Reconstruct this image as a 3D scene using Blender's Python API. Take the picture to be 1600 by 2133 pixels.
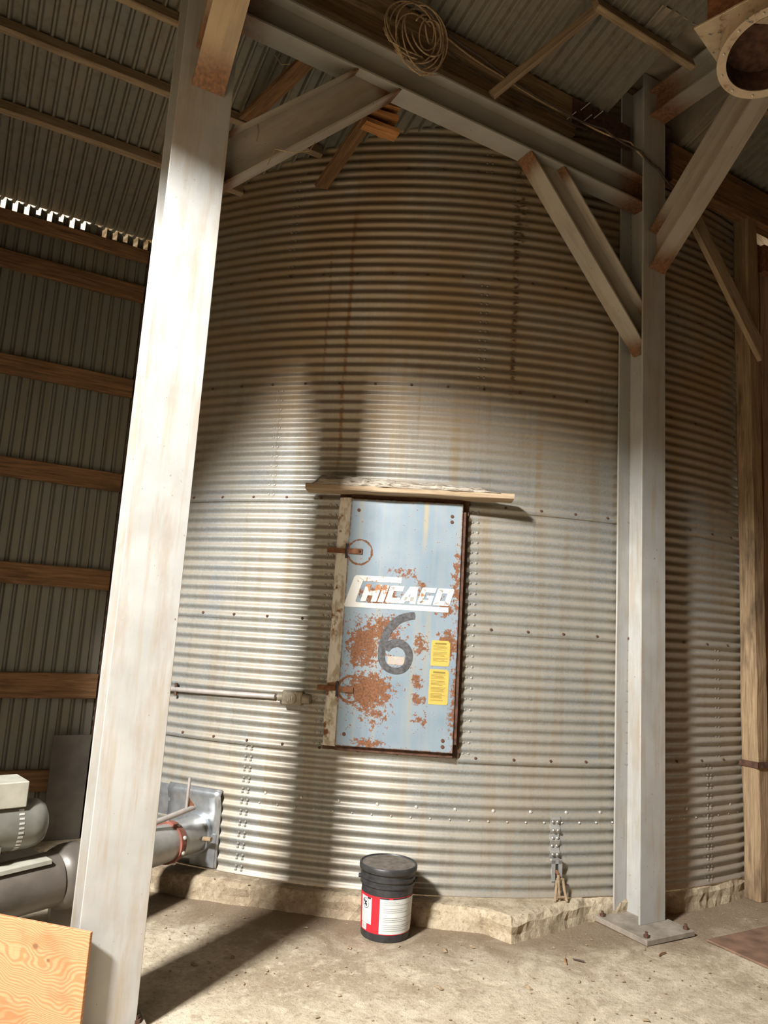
import bpy, bmesh, math, random
from mathutils import Vector, Matrix, noise
random.seed(6)
sc = bpy.context.scene
for o in list(bpy.data.objects):
    bpy.data.objects.remove(o)
COL = sc.collection
R = math.radians

# ---------------------------------------------------------------- camera
def cam_basis(pitch, roll, yaw):
    p, r, y = R(pitch), R(roll), R(yaw)
    F0 = Vector((math.sin(y), math.cos(y), 0)); U0 = Vector((0, 0, 1)); R0 = Vector((math.cos(y), -math.sin(y), 0))
    F = F0 * math.cos(p) + U0 * math.sin(p); U1 = U0 * math.cos(p) - F0 * math.sin(p)
    return R0 * math.cos(r) + U1 * math.sin(r), U1 * math.cos(r) - R0 * math.sin(r), F
cr, cu, cf = cam_basis(9.2087, 3.528, 29.0988)
cd = bpy.data.cameras.new('camera'); cam = bpy.data.objects.new('camera', cd); COL.objects.link(cam)
cd.sensor_fit = 'VERTICAL'; cd.sensor_height = 36.0; cd.lens = 36.0 * 1540 / 2133
cd.clip_start = 0.05; cd.clip_end = 300
cam.matrix_world = Matrix(((cr.x, cu.x, -cf.x, 0), (cr.y, cu.y, -cf.y, 0), (cr.z, cu.z, -cf.z, 1.62), (0, 0, 0, 1)))
sc.camera = cam

# ---------------------------------------------------------------- light
w = bpy.data.worlds.new('World'); sc.world = w; w.use_nodes = True
bg = w.node_tree.nodes['Background']
bg.inputs[0].default_value = (1.0, 0.82, 0.60, 1); bg.inputs[1].default_value = 1.3
# daylight: bright patch of open sky outside the doorway in the left end wall
ld_ = bpy.data.lights.new('daylight', 'AREA'); dl = bpy.data.objects.new('daylight', ld_); COL.objects.link(dl)
ld_.shape = 'RECTANGLE'; ld_.size = .60; ld_.size_y = .45; ld_.energy = 870; ld_.color = (1.0, .98, .95)
dl.location = (-2.9, .88, 4.9)
dl.rotation_euler = (Vector((2.3, 3.6, 1.2)) - Vector(dl.location)).to_track_quat('-Z', 'Y').to_euler()
vs = sc.view_settings
vs.view_transform = 'Standard'; vs.look = 'None'; vs.gamma = 1; vs.exposure = 0.38; vs.use_curve_mapping = False
sc.cycles.max_bounces = 5; sc.cycles.diffuse_bounces = 4; sc.cycles.adaptive_threshold = .04; sc.cycles.glossy_bounces = 2; sc.cycles.transmission_bounces = 0; sc.cycles.transparent_max_bounces = 2; sc.cycles.caustics_reflective = False; sc.cycles.caustics_refractive = False

# ---------------------------------------------------------------- materials
class NB:
    def __init__(s, name):
        s.m = bpy.data.materials.new(name); s.m.use_nodes = True
        s.t = s.m.node_tree; s.n = s.t.nodes; s.b = s.n['Principled BSDF']
    def new(s, typ, **kw):
        x = s.n.new(typ)
        for k, v in kw.items(): setattr(x, k, v)
        return x
    def put(s, sock, v):
        if hasattr(v, 'is_linked') or isinstance(v, bpy.types.NodeSocket): s.t.links.new(v, sock)
        elif isinstance(v, (tuple, list)) and len(v) == 3 and sock.type == 'RGBA': sock.default_value = (*v, 1)
        else: sock.default_value = v
    def coord(s, which='Object'): return s.new('ShaderNodeTexCoord').outputs[which]
    def mapping(s, vec, scale=(1, 1, 1), loc=(0, 0, 0), rot=(0, 0, 0)):
        m = s.new('ShaderNodeMapping'); s.put(m.inputs[0], vec)
        m.inputs[1].default_value = loc; m.inputs[2].default_value = rot; m.inputs[3].default_value = scale
        return m.outputs[0]
    def noise(s, vec, scale=5, detail=4, rough=.55, dist=0):
        x = s.new('ShaderNodeTexNoise'); s.put(x.inputs['Vector'], vec)
        x.inputs['Scale'].default_value = scale; x.inputs['Detail'].default_value = detail
        x.inputs['Roughness'].default_value = rough; x.inputs['Distortion'].default_value = dist
        return x.outputs[0]
    def voro(s, vec, scale=20, feature='F1'):
        x = s.new('ShaderNodeTexVoronoi', feature=feature); s.put(x.inputs['Vector'], vec); x.inputs['Scale'].default_value = scale
        return x
    def wave(s, vec, scale=5, dist=4, detail=3, dscale=1.5, direction='Y', typ='BANDS'):
        x = s.new('ShaderNodeTexWave', wave_type=typ); s.put(x.inputs['Vector'], vec)
        if typ == 'BANDS': x.bands_direction = direction
        else: x.rings_direction = direction
        x.inputs['Scale'].default_value = scale; x.inputs['Distortion'].default_value = dist
        x.inputs['Detail'].default_value = detail; x.inputs['Detail Scale'].default_value = dscale
        return x.outputs['Fac']
    def rng(s, v, a, b, c=0, d=1, smooth=False):
        x = s.new('ShaderNodeMapRange'); x.clamp = True
        if smooth: x.interpolation_type = 'SMOOTHSTEP'
        s.put(x.inputs[0], v)
        for i, q in zip((1, 2, 3, 4), (a, b, c, d)): x.inputs[i].default_value = q
        return x.outputs[0]
    def math(s, op, a, b=0.0):
        x = s.new('ShaderNodeMath', operation=op); s.put(x.inputs[0], a); s.put(x.inputs[1], b)
        return x.outputs[0]
    def mix(s, f, a, b):
        x = s.new('ShaderNodeMix', data_type='RGBA'); s.put(x.inputs[0], f); s.put(x.inputs[6], a); s.put(x.inputs[7], b)
        return x.outputs[2]
    def mul(s, a, b):
        x = s.new('ShaderNodeMix', data_type='RGBA', blend_type='MULTIPLY'); x.inputs[0].default_value = 1
        s.put(x.inputs[6], a); s.put(x.inputs[7], b); return x.outputs[2]
    def sep(s, v):
        x = s.new('ShaderNodeSeparateXYZ'); s.put(x.inputs[0], v); return x.outputs
    def comb(s, a, b, c=0.0):
        x = s.new('ShaderNodeCombineXYZ'); s.put(x.inputs[0], a); s.put(x.inputs[1], b); s.put(x.inputs[2], c); return x.outputs[0]
    def rand(s): return s.new('ShaderNodeObjectInfo').outputs['Random']
    def blob(s, u, v, cu_, cv, ru, rv):
        a = s.math('DIVIDE', s.math('SUBTRACT', u, cu_), ru); b = s.math('DIVIDE', s.math('SUBTRACT', v, cv), rv)
        d = s.math('ADD', s.math('MULTIPLY', a, a), s.math('MULTIPLY', b, b))
        return s.math('POWER', 2.718, s.math('MULTIPLY', d, -1.0))
    def bump(s, h, strength=.3, dist=.01):
        x = s.new('ShaderNodeBump'); s.put(x.inputs['Height'], h)
        x.inputs['Strength'].default_value = strength; x.inputs['Distance'].default_value = dist
        s.t.links.new(x.outputs[0], s.b.inputs['Normal'])
    def done(s, col, rough=.6, metal=0.0, spec=.5):
        s.put(s.b.inputs['Base Color'], col); s.put(s.b.inputs['Roughness'], rough); s.put(s.b.inputs['Metallic'], metal)
        s.b.inputs['Specular IOR Level'].default_value = spec
        return s.m

def m_plain(name, col, rough=.6, metal=0, var=.25, scale=25, bump=.1):
    b = NB(name); c = b.coord(); n = b.noise(c, scale, 5)
    d = tuple(x * (1 - var) for x in col); l = tuple(min(1, x * (1 + var)) for x in col)
    b.bump(n, bump, .004)
    return b.done(b.mix(b.rng(n, .3, .7), d, l), rough, metal)

def m_wood(name, base, dark, grain=1.0, rough=.8, stain=(.08, .055, .035)):
    b = NB(name); c = b.coord(); r = b.rand()
    off = b.comb(b.math('MULTIPLY', r, 31.0), b.math('MULTIPLY', r, 17.0), 0.0)
    v = b.new('ShaderNodeVectorMath', operation='ADD'); b.put(v.inputs[0], c); b.put(v.inputs[1], off); c = v.outputs[0]
    g = b.noise(b.mapping(c, (2.2, 38, 38)), 1.6 * grain, 5, .6, .6)
    g2 = b.noise(b.mapping(c, (6, 160, 160)), 1.0, 3, .6)
    big = b.noise(b.mapping(c, (1.4, 5, 5)), 1.6, 4, .6)
    kn = b.voro(b.mapping(c, (2.2, 9, 9)), 1.0).outputs['Distance']
    col = b.mix(b.rng(g, .33, .68), dark, base)
    col = b.mix(b.rng(g2, .55, .8, 0, .45), col, dark)
    col = b.mix(b.rng(big, .56, .74, 0, .75), col, stain)
    col = b.mix(b.rng(kn, .02, .1, .7, 0), col, stain)
    val = b.math('ADD', b.math('MULTIPLY', r, .35), .82)
    col = b.mul(col, b.comb(val, val, val))
    b.bump(b.math('ADD', g, b.math('MULTIPLY', g2, .5)), .5, .006)
    return b.done(col, rough, 0, .25)

def m_paint_steel(name, base=(.60, .59, .56), rust_ends=True, dirt=.5):
    """grey-white painted structural steel, rust creeping from the welded ends, brown water stains"""
    b = NB(name); c = b.coord(); g = b.coord('Generated'); gx = b.sep(g)[0]
    n = b.noise(c, 6, 5); st = b.noise(b.mapping(c, (1.2, 22, 22)), 1.2, 5, .6); sp = b.noise(c, 55, 3)
    col = b.mix(b.rng(n, .35, .7), tuple(x * .86 for x in base), base)
    col = b.mix(b.rng(st, .52, .68, 0, dirt), col, (.36, .29, .20))
    col = b.mix(b.rng(sp, .70, .76), col, (.16, .10, .06))
    bl = b.noise(b.mapping(c, (1.1, 6, 6)), 1.5, 6, .65)
    col = b.mix(b.rng(bl, .50, .62, 0, dirt * .8), col, (.33, .265, .19))
    if rust_ends:
        e = b.math('MULTIPLY', b.math('ABSOLUTE', b.math('SUBTRACT', gx, .5)), 2.0)
        e = b.math('ADD', e, b.math('MULTIPLY', b.math('SUBTRACT', n, .5), .16))
        rc = b.mix(b.rng(sp, .35, .65), (.11, .045, .02), (.27, .115, .045))
        col = b.mix(b.rng(e, .76, .95, 0, .92, True), col, rc)
    b.bump(sp, .08, .003)
    return b.done(col, b.rng(n, .3, .7, .38, .55), 0, .5)

MT = {}
MT['post'] = m_paint_steel('post_paint', (.45, .45, .435), False, .55)
MT['steel'] = m_paint_steel('beam_paint', (.40, .40, .375), True, .40)
MT['brace'] = m_paint_steel('brace_paint', (.50, .465, .40), True, .60)
MT['rust_brace'] = m_paint_steel('rusty_brace_paint', (.52, .40, .26), True, .75)
MT['rust'] = m_plain('rust', (.20, .085, .04), .85, 0, .45, 40, .4)
MT['rust_dark'] = m_plain('dark_rust', (.085, .04, .025), .9, 0, .5, 30, .4)
MT['wood'] = m_wood('weathered_wood', (.40, .26, .15), (.17, .10, .055))
MT['wood_dark'] = m_wood('brown_wood', (.34, .19, .095), (.13, .07, .035))
MT['wood_pale'] = m_wood('dusty_wood', (.44, .34, .23), (.25, .18, .11))
MT['wood_orange'] = m_wood('raw_orange_wood', (.55, .27, .10), (.30, .13, .045))
MT['wood_post'] = m_wood('post_wood', (.47, .345, .21), (.24, .155, .085))
MT['wood_rot'] = m_wood('rotten_wood', (.62, .56, .46), (.10, .075, .05), 1.6, .9, (.05, .04, .03))
MT['black'] = m_plain('black_plastic', (.035, .035, .037), .45, 0, .35, 30, .05)
MT['dusty_lid'] = m_plain('dusty_lid', (.14, .12, .10), .85, 0, .4, 22, .2)
MT['red'] = m_plain('red_print', (.62, .02, .035), .5, 0, .1, 10, .02)
MT['white'] = m_plain('white_print', (.70, .72, .70), .55, 0, .08, 12, .02)
MT['ink'] = m_plain('ink', (.03, .03, .035), .6, 0, .2, 20, .02)
MT['ink_pale'] = m_plain('grey_ink', (.36, .37, .36), .6, 0, .15, 20, .02)
MT['ink_brown'] = m_plain('brown_ink', (.20, .15, .02), .6, 0, .2, 20, .02)
MT['galv_new'] = m_plain('bright_galvanised', (.52, .55, .58), .32, .75, .18, 18, .05)
MT['tube'] = m_plain('dusty_galvanised_tube', (.44, .44, .42), .42, .45, .2, 9, .06)
MT['tube_dark'] = m_plain('dark_housing', (.12, .105, .088), .40, .10, .25, 8, .06)
MT['motor'] = m_plain('grey_motor_paint', (.19, .19, .165), .35, .2, .2, 9, .05)
MT['motor_box'] = m_plain('dusty_cover_box', (.38, .37, .31), .6, 0, .2, 9, .08)
MT['band'] = m_plain('rusty_red_band', (.28, .10, .07), .7, 0, .3, 20, .2)
MT['cast'] = m_plain('cast_box', (.33, .29, .22), .6, .3, .25, 40, .2)
MT['conduit'] = m_plain('conduit_steel', (.46, .42, .39), .38, .3, .2, 12, .05)
MT['wire'] = m_plain('tan_wire', (.42, .31, .19), .7, 0, .3, 60, .1)
MT['cable'] = m_plain('dark_cable', (.07, .05, .04), .7, 0, .3, 40, .1)
MT['straw'] = m_plain('straw', (.42, .32, .18), .8, 0, .3, 30, .1)
MT['bolt'] = m_plain('bolt_zinc', (.36, .34, .30), .45, .5, .25, 60, .05)
MT['bolt_bright'] = m_plain('bright_bolt', (.72, .70, .66), .35, .5, .1, 60, .05)
MT['mat'] = m_plain('brown_steel_sheet', (.20, .12, .08), .8, 0, .35, 10, .3)
MT['plate'] = m_plain('dusty_base_plate', (.27, .235, .19), .85, 0, .3, 14, .4)
MT['shackle'] = m_plain('muddy_steel', (.33, .24, .15), .85, 0, .3, 30, .3)
MT['sheet_bent'] = m_plain('bent_sheet', (.42, .37, .30), .45, .3, .2, 6, .1)
MT['dirt'] = m_plain('ground_dirt', (.50, .40, .27), .95, 0, .2, 3, .2)

def m_sheet(name, base, dust, warm):
    b = NB(name); c = b.coord(); r = b.rand()
    n = b.noise(c, 3.0, 6, .6); st = b.noise(b.mapping(c, (14, 14, .8)), 1.4, 5, .6); sp = b.noise(c, 70, 3)
    col = b.mix(b.rng(n, .35, .7), base, dust)
    col = b.mix(b.rng(st, .50, .72, 0, .55), col, warm)
    col = b.mix(b.rng(sp, .66, .75, 0, .5), col, (.08, .065, .05))
    val = b.math('ADD', b.math('MULTIPLY', r, .18), .91)
    col = b.mul(col, b.comb(val, val, val))
    return b.done(col, .55, .25, .4)
MT['sheet'] = m_sheet('wall_sheeting', (.20, .205, .185), (.235, .215, .175), (.13, .105, .07))
MT['roof'] = m_sheet('roof_sheeting', (.23, .225, .20), (.27, .24, .195), (.14, .11, .08))

def m_bin():
    b = NB('bin_galvanised'); uv = b.coord('UV'); u, v = b.sep(uv)[0], b.sep(uv)[1]
    p = b.comb(u, v, 0.0)
    n = b.noise(p, 2.2, 6, .6); spang = b.voro(p, 130).outputs['Color']
    st = b.noise(b.mapping(p, (9, .45, 1)), 1.3, 6, .62)
    st2 = b.noise(b.mapping(p, (26, .5, 1)), 1.0, 4, .6)
    fine = b.noise(p, 90, 3)
    sp = b.sep(spang)[0]
    col = b.mix(b.rng(sp, 0, 1), (.28, .30, .30), (.37, .39, .39))
    col = b.mix(b.rng(n, .38, .66, 0, .6), col, (.40, .35, .27))          # grain dust
    col = b.mix(b.rng(st, .48, .70, 0, .6), col, (.31, .225, .115))         # brown run-off
    up = b.rng(v, 2.3, 3.6, 0, .85, True)                                     # brown upper rings: grain dust plus warm shade painted into the colour
    col = b.mix(b.math('MULTIPLY', up, b.rng(n, .25, .6, .35, 1)), col, (.30, .21, .115))
    col = b.mix(b.rng(st2, .58, .74, 0, .35), col, (.24, .15, .07))
    # two rust runs and one black drip track with their own shapes (u = arc length from the angle zero, m)
    wob = b.math('MULTIPLY', b.math('SUBTRACT', b.noise(b.comb(0.0, v, 0.0), 3.0, 3), .5), .05)
    fl = b.noise(b.mapping(p, (20, 60, 1)), 1.0, 3)
    def run(uc, v0, v1, wd, thr):
        d = b.math('ABSOLUTE', b.math('SUBTRACT', b.math('ADD', u, wob), uc))
        k = b.math('MULTIPLY', b.rng(d, wd * .3, wd, 1, 0), b.math('MULTIPLY', b.rng(v, v0 - .15, v0 + .1, 0, 1), b.rng(v, v1 - .1, v1 + .1, 1, 0)))
        return b.math('MULTIPLY', k, b.rng(fl, thr, thr + .12))
    col = b.mix(b.math('MULTIPLY', run(-2.575, 2.7, 4.45, .018, .34), .8), col, (.20, .085, .025))
    col = b.mix(b.math('MULTIPLY', run(-2.72, 3.3, 4.2, .014, .40), .7), col, (.20, .10, .04))
    col = b.mix(b.math('MULTIPLY', run(-1.465, 3.25, 4.5, .028, .44), .95), col, (.07, .035, .015))
    col = b.mix(b.math('MULTIPLY', run(-1.45, 4.25, 4.9, .08, .50), .95), col, (.07, .035, .015))
    nz = b.sep(b.new('ShaderNodeNewGeometry').outputs['Normal'])[2]
    col = b.mix(b.math('MULTIPLY', b.rng(nz, .10, .5), b.rng(fine, .3, .6, .25, .7)), col, (.455, .395, .305))   # settled dust
    col = b.mix(b.rng(fine, .68, .76, 0, .6), col, (.10, .07, .045))
    return b.done(col, b.rng(n, .3, .7, .36, .52), .38, .4)
MT['bin'] = m_bin()

def m_door():
    b = NB('door_paint'); c = b.coord(); x, _, z = b.sep(c)
    n = b.noise(c, 4, 5); st = b.noise(b.mapping(c, (16, 1, .7)), 1.2, 5)
    rn = b.noise(c, 32, 5, .68); rn2 = b.noise(c, 85, 4, .65)
    col = b.mix(b.rng(n, .35, .65), (.17, .235, .29), (.245, .30, .34))
    col = b.mix(b.rng(st, .48, .66, 0, .55), col, (.28, .29, .27))
    col = b.mix(b.rng(st, .62, .74, 0, .5), col, (.30, .26, .17))
    B = lambda *a: b.blob(x, z, *a)
    blobs = [(-.17, .33, .16, .13, 1.1), (-.22, .60, .11, .16, 1.0), (-.10, .70, .12, .10, .95), (-.14, .90, .13, .06, 1.15),
             (.0, 1.05, .09, .04, .7), (.29, .62, .07, .10, 1.0), (.27, .85, .06, .06, .9), (.12, .95, .05, .07, .75),
             (.13, .62, .05, .08, .7), (.12, .40, .04, .06, .8), (.13, .30, .04, .04, .9), (-.12, .18, .08, .07, .7),
             (-.15, .03, .12, .03, .8), (.33, 1.0, .03, .3, .7), (.34, .3, .03, .3, .7), (-.05, .52, .15, .08, .35), (.15, .18, .07, .07, .45), (.33, 1.22, .03, .05, .4)]
    tot = None
    for (a_, z_, ra, rz, wt) in blobs:
        k = b.math('MULTIPLY', B(a_, z_, ra, rz), wt)
        tot = k if tot is None else b.math('MAXIMUM', tot, k)
    # ring marks of rust round the two hinge dimples
    for hz in (1.166, .334):
        dx = b.math('SUBTRACT', x, -.277); dz = b.math('SUBTRACT', z, hz)
        d = b.math('SQRT', b.math('ADD', b.math('MULTIPLY', dx, dx), b.math('MULTIPLY', dz, dz)))
        tot = b.math('MAXIMUM', tot, b.rng(b.math('ABSOLUTE', b.math('SUBTRACT', d, .076)), .003, .012, .75 if hz > 1 else 1.1, 0))
    mask = b.math('ADD', b.math('ADD', b.math('MULTIPLY', rn, .75), b.math('MULTIPLY', rn2, .45)), b.math('MULTIPLY', tot, .30))
    mk = b.rng(mask, .735, .77)
    ex = b.math('MAXIMUM', b.rng(b.math('ABSOLUTE', x), .338, .352), b.math('MAXIMUM', b.rng(z, .012, 0.0), b.rng(z, 1.49, 1.502)))
    mk = b.math('MAXIMUM', mk, b.math('MULTIPLY', ex, b.rng(rn, .42, .52)))
    rc = b.mix(b.rng(rn2, .35, .65), (.10, .04, .018), (.235, .10, .045))
    drip = b.math('MULTIPLY', b.rng(b.math('ABSOLUTE', b.math('SUBTRACT', x, .125)), .006, .02, 1, 0), b.rng(z, 1.15, 1.35, 0, .6))
    col = b.mix(drip, col, (.42, .33, .16))
    col = b.mix(mk, col, rc)
    b.bump(mk, .25, .002)
    return b.done(col, b.rng(mk, 0, 1, .38, .85), 0, .5)
MT['door'] = m_door()

def m_letters():
    b = NB('white_lettering'); c = b.coord(); x, _, z = b.sep(c)
    rn = b.noise(c, 34, 5, .68); rn2 = b.noise(c, 85, 4, .65)
    t = b.math('MAXIMUM', b.blob(x, z, -.16, .955, .12, .05), b.math('MULTIPLY', b.blob(x, z, .13, .9, .03, .07), .7))
    t = b.math('MAXIMUM', t, b.math('MULTIPLY', b.blob(x, z, .27, .89, .05, .05), .25))
    mask = b.math('ADD', b.math('ADD', b.math('MULTIPLY', rn, .75), b.math('MULTIPLY', rn2, .45)), b.math('MULTIPLY', t, .27))
    mk = b.rng(mask, .745, .80)
    col = b.mix(mk, (.64, .63, .59), b.mix(b.rng(rn2, .35, .65), (.17, .065, .025), (.45, .19, .06)))
    return b.done(col, .5)
MT['letters'] = m_letters()

def m_flaky():
    b = NB('flaking_white_frame'); c = b.coord(); n = b.noise(b.mapping(c, (30, 30, 12)), 1, 4); z = b.sep(c)[2]
    n2 = b.noise(c, 9, 4)
    col = b.mix(b.rng(n, .40, .56), (.50, .42, .32), (.82, .80, .74))
    col = b.mix(b.rng(n2, .58, .64), col, (.24, .10, .04))
    b.bump(n, .6, .01)
    return b.done(col, .55)
MT['flaky'] = m_flaky()
def m_spray():
    b = NB('black_spray_paint'); c = b.coord(); n = b.noise(c, 60, 4)
    return b.done(b.mix(b.rng(n, .35, .7), (.035, .035, .037), (.10, .10, .105)), .55)
MT['spray'] = m_spray()
MT['yellow'] = m_plain('yellow_sticker', (.50, .36, .075), .5, 0, .10, 14, .02)
MT['label_tan'] = m_plain('pale_label', (.40, .335, .275), .6, 0, .12, 30, .02)

def m_ply():
    b = NB('plywood_face'); c = b.coord(); 
    n = b.noise(b.mapping(c, (2.0, 1, 3.0)), 1.6, 2, .5)
    wv = b.wave(b.comb(b.math('MULTIPLY', b.sep(c)[0], .25), b.math('ADD', b.sep(c)[2], b.math('MULTIPLY', n, .30)), 0.0), 26, .8, 2, 2.0, 'Y')
    fine = b.noise(b.mapping(c, (14, 14, 200)), 1, 3)
    big = b.noise(c, 3.5, 4)
    col = b.mix(b.rng(wv, .2, .75), (.43, .195, .085), (.55, .285, .145))
    col = b.mix(b.rng(big, .50, .66, 0, .75), col, (.33, .13, .05))
    col = b.mix(b.rng(fine, .5, .8, 0, .4), col, (.30, .14, .055))
    x, z = b.sep(c)[0], b.sep(c)[2]
    kn = b.math('MAXIMUM', b.blob(x, z, .235, .34, .018, .014), b.blob(x, z, .17, .30, .01, .008))
    col = b.mix(b.rng(kn, .3, .8), col, (.20, .10, .05))
    b.bump(fine, .2, .003)
    return b.done(col, .6)
MT['ply'] = m_ply()

def m_concrete(name, light, mid, dark, damp, edge_dirt=False):
    b = NB(name); c = b.coord()
    n = b.noise(c, .9, 7, .62); n2 = b.noise(c, 4.5, 8, .7, .8); f = b.noise(c, 38, 6, .75); f2 = b.noise(c, 150, 4, .7); n3 = b.noise(c, 14, 6, .7, .4)
    pale = tuple(min(.9, x * 1.22) for x in light)
    col = b.mix(b.rng(n2, .38, .60), mid, light)
    col = b.mix(b.rng(n, .48, .62, 0, .8), col, damp)
    col = b.mix(b.rng(n3, .52, .66, 0, .6), col, pale)
    col = b.mix(b.rng(n3, .34, .46, .65, 0), col, damp)
    if edge_dirt:          # dirt swept up against the foot of the pad
        x, y, _ = b.sep(c); dx = b.math('SUBTRACT', x, 4.376); dy = b.math('SUBTRACT', y, 7.153)
        rad = b.math('SQRT', b.math('ADD', b.math('MULTIPLY', dx, dx), b.math('MULTIPLY', dy, dy)))
        k = b.rng(b.math('ADD', rad, b.math('MULTIPLY', b.math('SUBTRACT', n2, .5), .7)), 4.05, 4.45, .85, 0)
        col = b.mix(k, col, b.mix(b.rng(f, .35, .65), (.15, .105, .07), (.30, .22, .145)))
    col = b.mix(b.rng(f, .54, .68, 0, .7), col, dark)
    col = b.mix(b.rng(f, .42, .30, 0, .55), col, pale)
    col = b.mix(b.rng(f2, .56, .72, 0, .55), col, dark)
    h = b.math('ADD', b.math('MULTIPLY', n2, .9), b.math('ADD', b.math('MULTIPLY', f, .6), b.math('MULTIPLY', f2, .3)))
    b.bump(h, .7, .016)
    return b.done(col, .9, 0, .2)
MT['floor'] = m_concrete('dusty_concrete_floor', (.64, .555, .42), (.49, .41, .295), (.20, .145, .09), (.36, .285, .195), True)
MT['pad'] = m_concrete('old_foundation_concrete', (.58, .49, .355), (.40, .32, .215), (.14, .10, .065), (.27, .20, .13))

# ---------------------------------------------------------------- mesh helpers
class MB:
    def __init__(s): s.v = []; s.f = []; s.uv = []
    def add(s, verts, faces):
        k = len(s.v); s.v += [tuple(v) for v in verts]; s.f += [tuple(i + k for i in f) for f in faces]; return s
    def box(s, x0, x1, y0, y1, z0, z1, M=None):
        vs_ = [Vector((x, y, z)) for z in (z0, z1) for y in (y0, y1) for x in (x0, x1)]
        if M: vs_ = [M @ v for v in vs_]
        return s.add(vs_, [(0, 2, 3, 1), (4, 5, 7, 6), (0, 1, 5, 4), (2, 6, 7, 3), (0, 4, 6, 2), (1, 3, 7, 5)])
    def cyl(s, p0, p1, r0, r1=None, n=16, caps=True):
        p0, p1 = Vector(p0), Vector(p1); r1 = r0 if r1 is None else r1
        q = (p1 - p0).to_track_quat('Z', 'Y'); vs_ = []
        for p, r in ((p0, r0), (p1, r1)):
            for i in range(n):
                a = 2 * math.pi * i / n; vs_.append(p + q @ Vector((r * math.cos(a), r * math.sin(a), 0)))
        fs = [(i, (i + 1) % n, n + (i + 1) % n, n + i) for i in range(n)]
        if caps: fs += [tuple(range(n - 1, -1, -1)), tuple(range(n, 2 * n))]
        return s.add(vs_, fs)
    def lathe(s, prof, n=40, M=None, cap0=True, cap1=True):
        k = len(prof); vs_ = []
        for r, z in prof:
            for i in range(n):
                a = 2 * math.pi * i / n; v = Vector((r * math.cos(a), r * math.sin(a), z)); vs_.append(M @ v if M else v)
        fs = [(j * n + i, j * n + (i + 1) % n, (j + 1) * n + (i + 1) % n, (j + 1) * n + i) for j in range(k - 1) for i in range(n)]
        if cap0: fs.append(tuple(range(n - 1, -1, -1)))
        if cap1: fs.append(tuple(range((k - 1) * n, k * n)))
        return s.add(vs_, fs)
    def tube(s, pts, r, n=8):
        pts = [Vector(p) for p in pts]; vs_ = []; up = Vector((.13, .31, .94)).normalized()
        for i, p in enumerate(pts):
            t = (pts[min(i + 1, len(pts) - 1)] - pts[max(i - 1, 0)]).normalized()
            a = t.cross(up)
            if a.length < .05: a = t.cross(Vector((1, 0, 0)))
            a.normalize(); c = t.cross(a)
            for j in range(n):
                g = 2 * math.pi * j / n; vs_.append(p + a * (r * math.cos(g)) + c * (r * math.sin(g)))
        fs = [(i * n + j, i * n + (j + 1) % n, (i + 1) * n + (j + 1) % n, (i + 1) * n + j) for i in range(len(pts) - 1) for j in range(n)]
        fs += [tuple(range(n - 1, -1, -1)), tuple(range((len(pts) - 1) * n, len(pts) * n))]
        return s.add(vs_, fs)
    def prism(s, poly, y0, y1):
        """polygon in x,z extruded along y"""
        n = len(poly)
        vs_ = [(p[0], y0, p[1]) for p in poly] + [(p[0], y1, p[1]) for p in poly]
        return s.add(vs_, [tuple(range(n)), tuple(range(2 * n - 1, n - 1, -1))] + [(i, n + i, n + (i + 1) % n, (i + 1) % n) for i in range(n)])
    def build(s, name, mat, parent=None, M=None, smooth=False, sharp=None, bevel=0, uv=None):
        me = bpy.data.meshes.new(name); me.from_pydata(s.v, [], s.f); me.update()
        if uv:
            l = me.uv_layers.new(name='UVMap')
            for lp in me.loops: l.data[lp.index].uv = uv[lp.vertex_index]
        bm = bmesh.new(); bm.from_mesh(me); bmesh.ops.recalc_face_normals(bm, faces=bm.faces)
        if bevel: bmesh.ops.bevel(bm, geom=bm.edges[:], offset=bevel, segments=1, affect='EDGES', profile=.5)
        bm.to_mesh(me); bm.free()
        me.materials.append(MT[mat] if isinstance(mat, str) else mat)
        o = bpy.data.objects.new(name, me); COL.objects.link(o)
        if smooth:
            me.polygons.foreach_set('use_smooth', [True] * len(me.polygons))
            if sharp: me.set_sharp_from_angle(angle=R(sharp))
        if parent: o.parent = parent
        if M: o.matrix_local = M
        return o

def tag(o, label=None, cat=None, group=None, kind=None):
    if label: o['label'] = label
    if cat: o['category'] = cat
    if group: o['group'] = group
    if kind: o['kind'] = kind
    return o
def empty(name, loc=(0, 0, 0), M=None):
    o = bpy.data.objects.new(name, None); COL.objects.link(o); o.empty_display_size = .1
    if M: o.matrix_world = M
    else: o.location = loc
    return o
def frame(P0, P1, up=(0, 0, 1)):
    """local x along P0->P1, z towards up"""
    P0, P1 = Vector(P0), Vector(P1); x = (P1 - P0).normalized(); u = Vector(up)
    z = (u - x * u.dot(x)).normalized(); y = z.cross(x)
    return Matrix(((x.x, y.x, z.x, P0.x), (x.y, y.y, z.y, P0.y), (x.z, y.z, z.z, P0.z), (0, 0, 0, 1))), (P1 - P0).length

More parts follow.
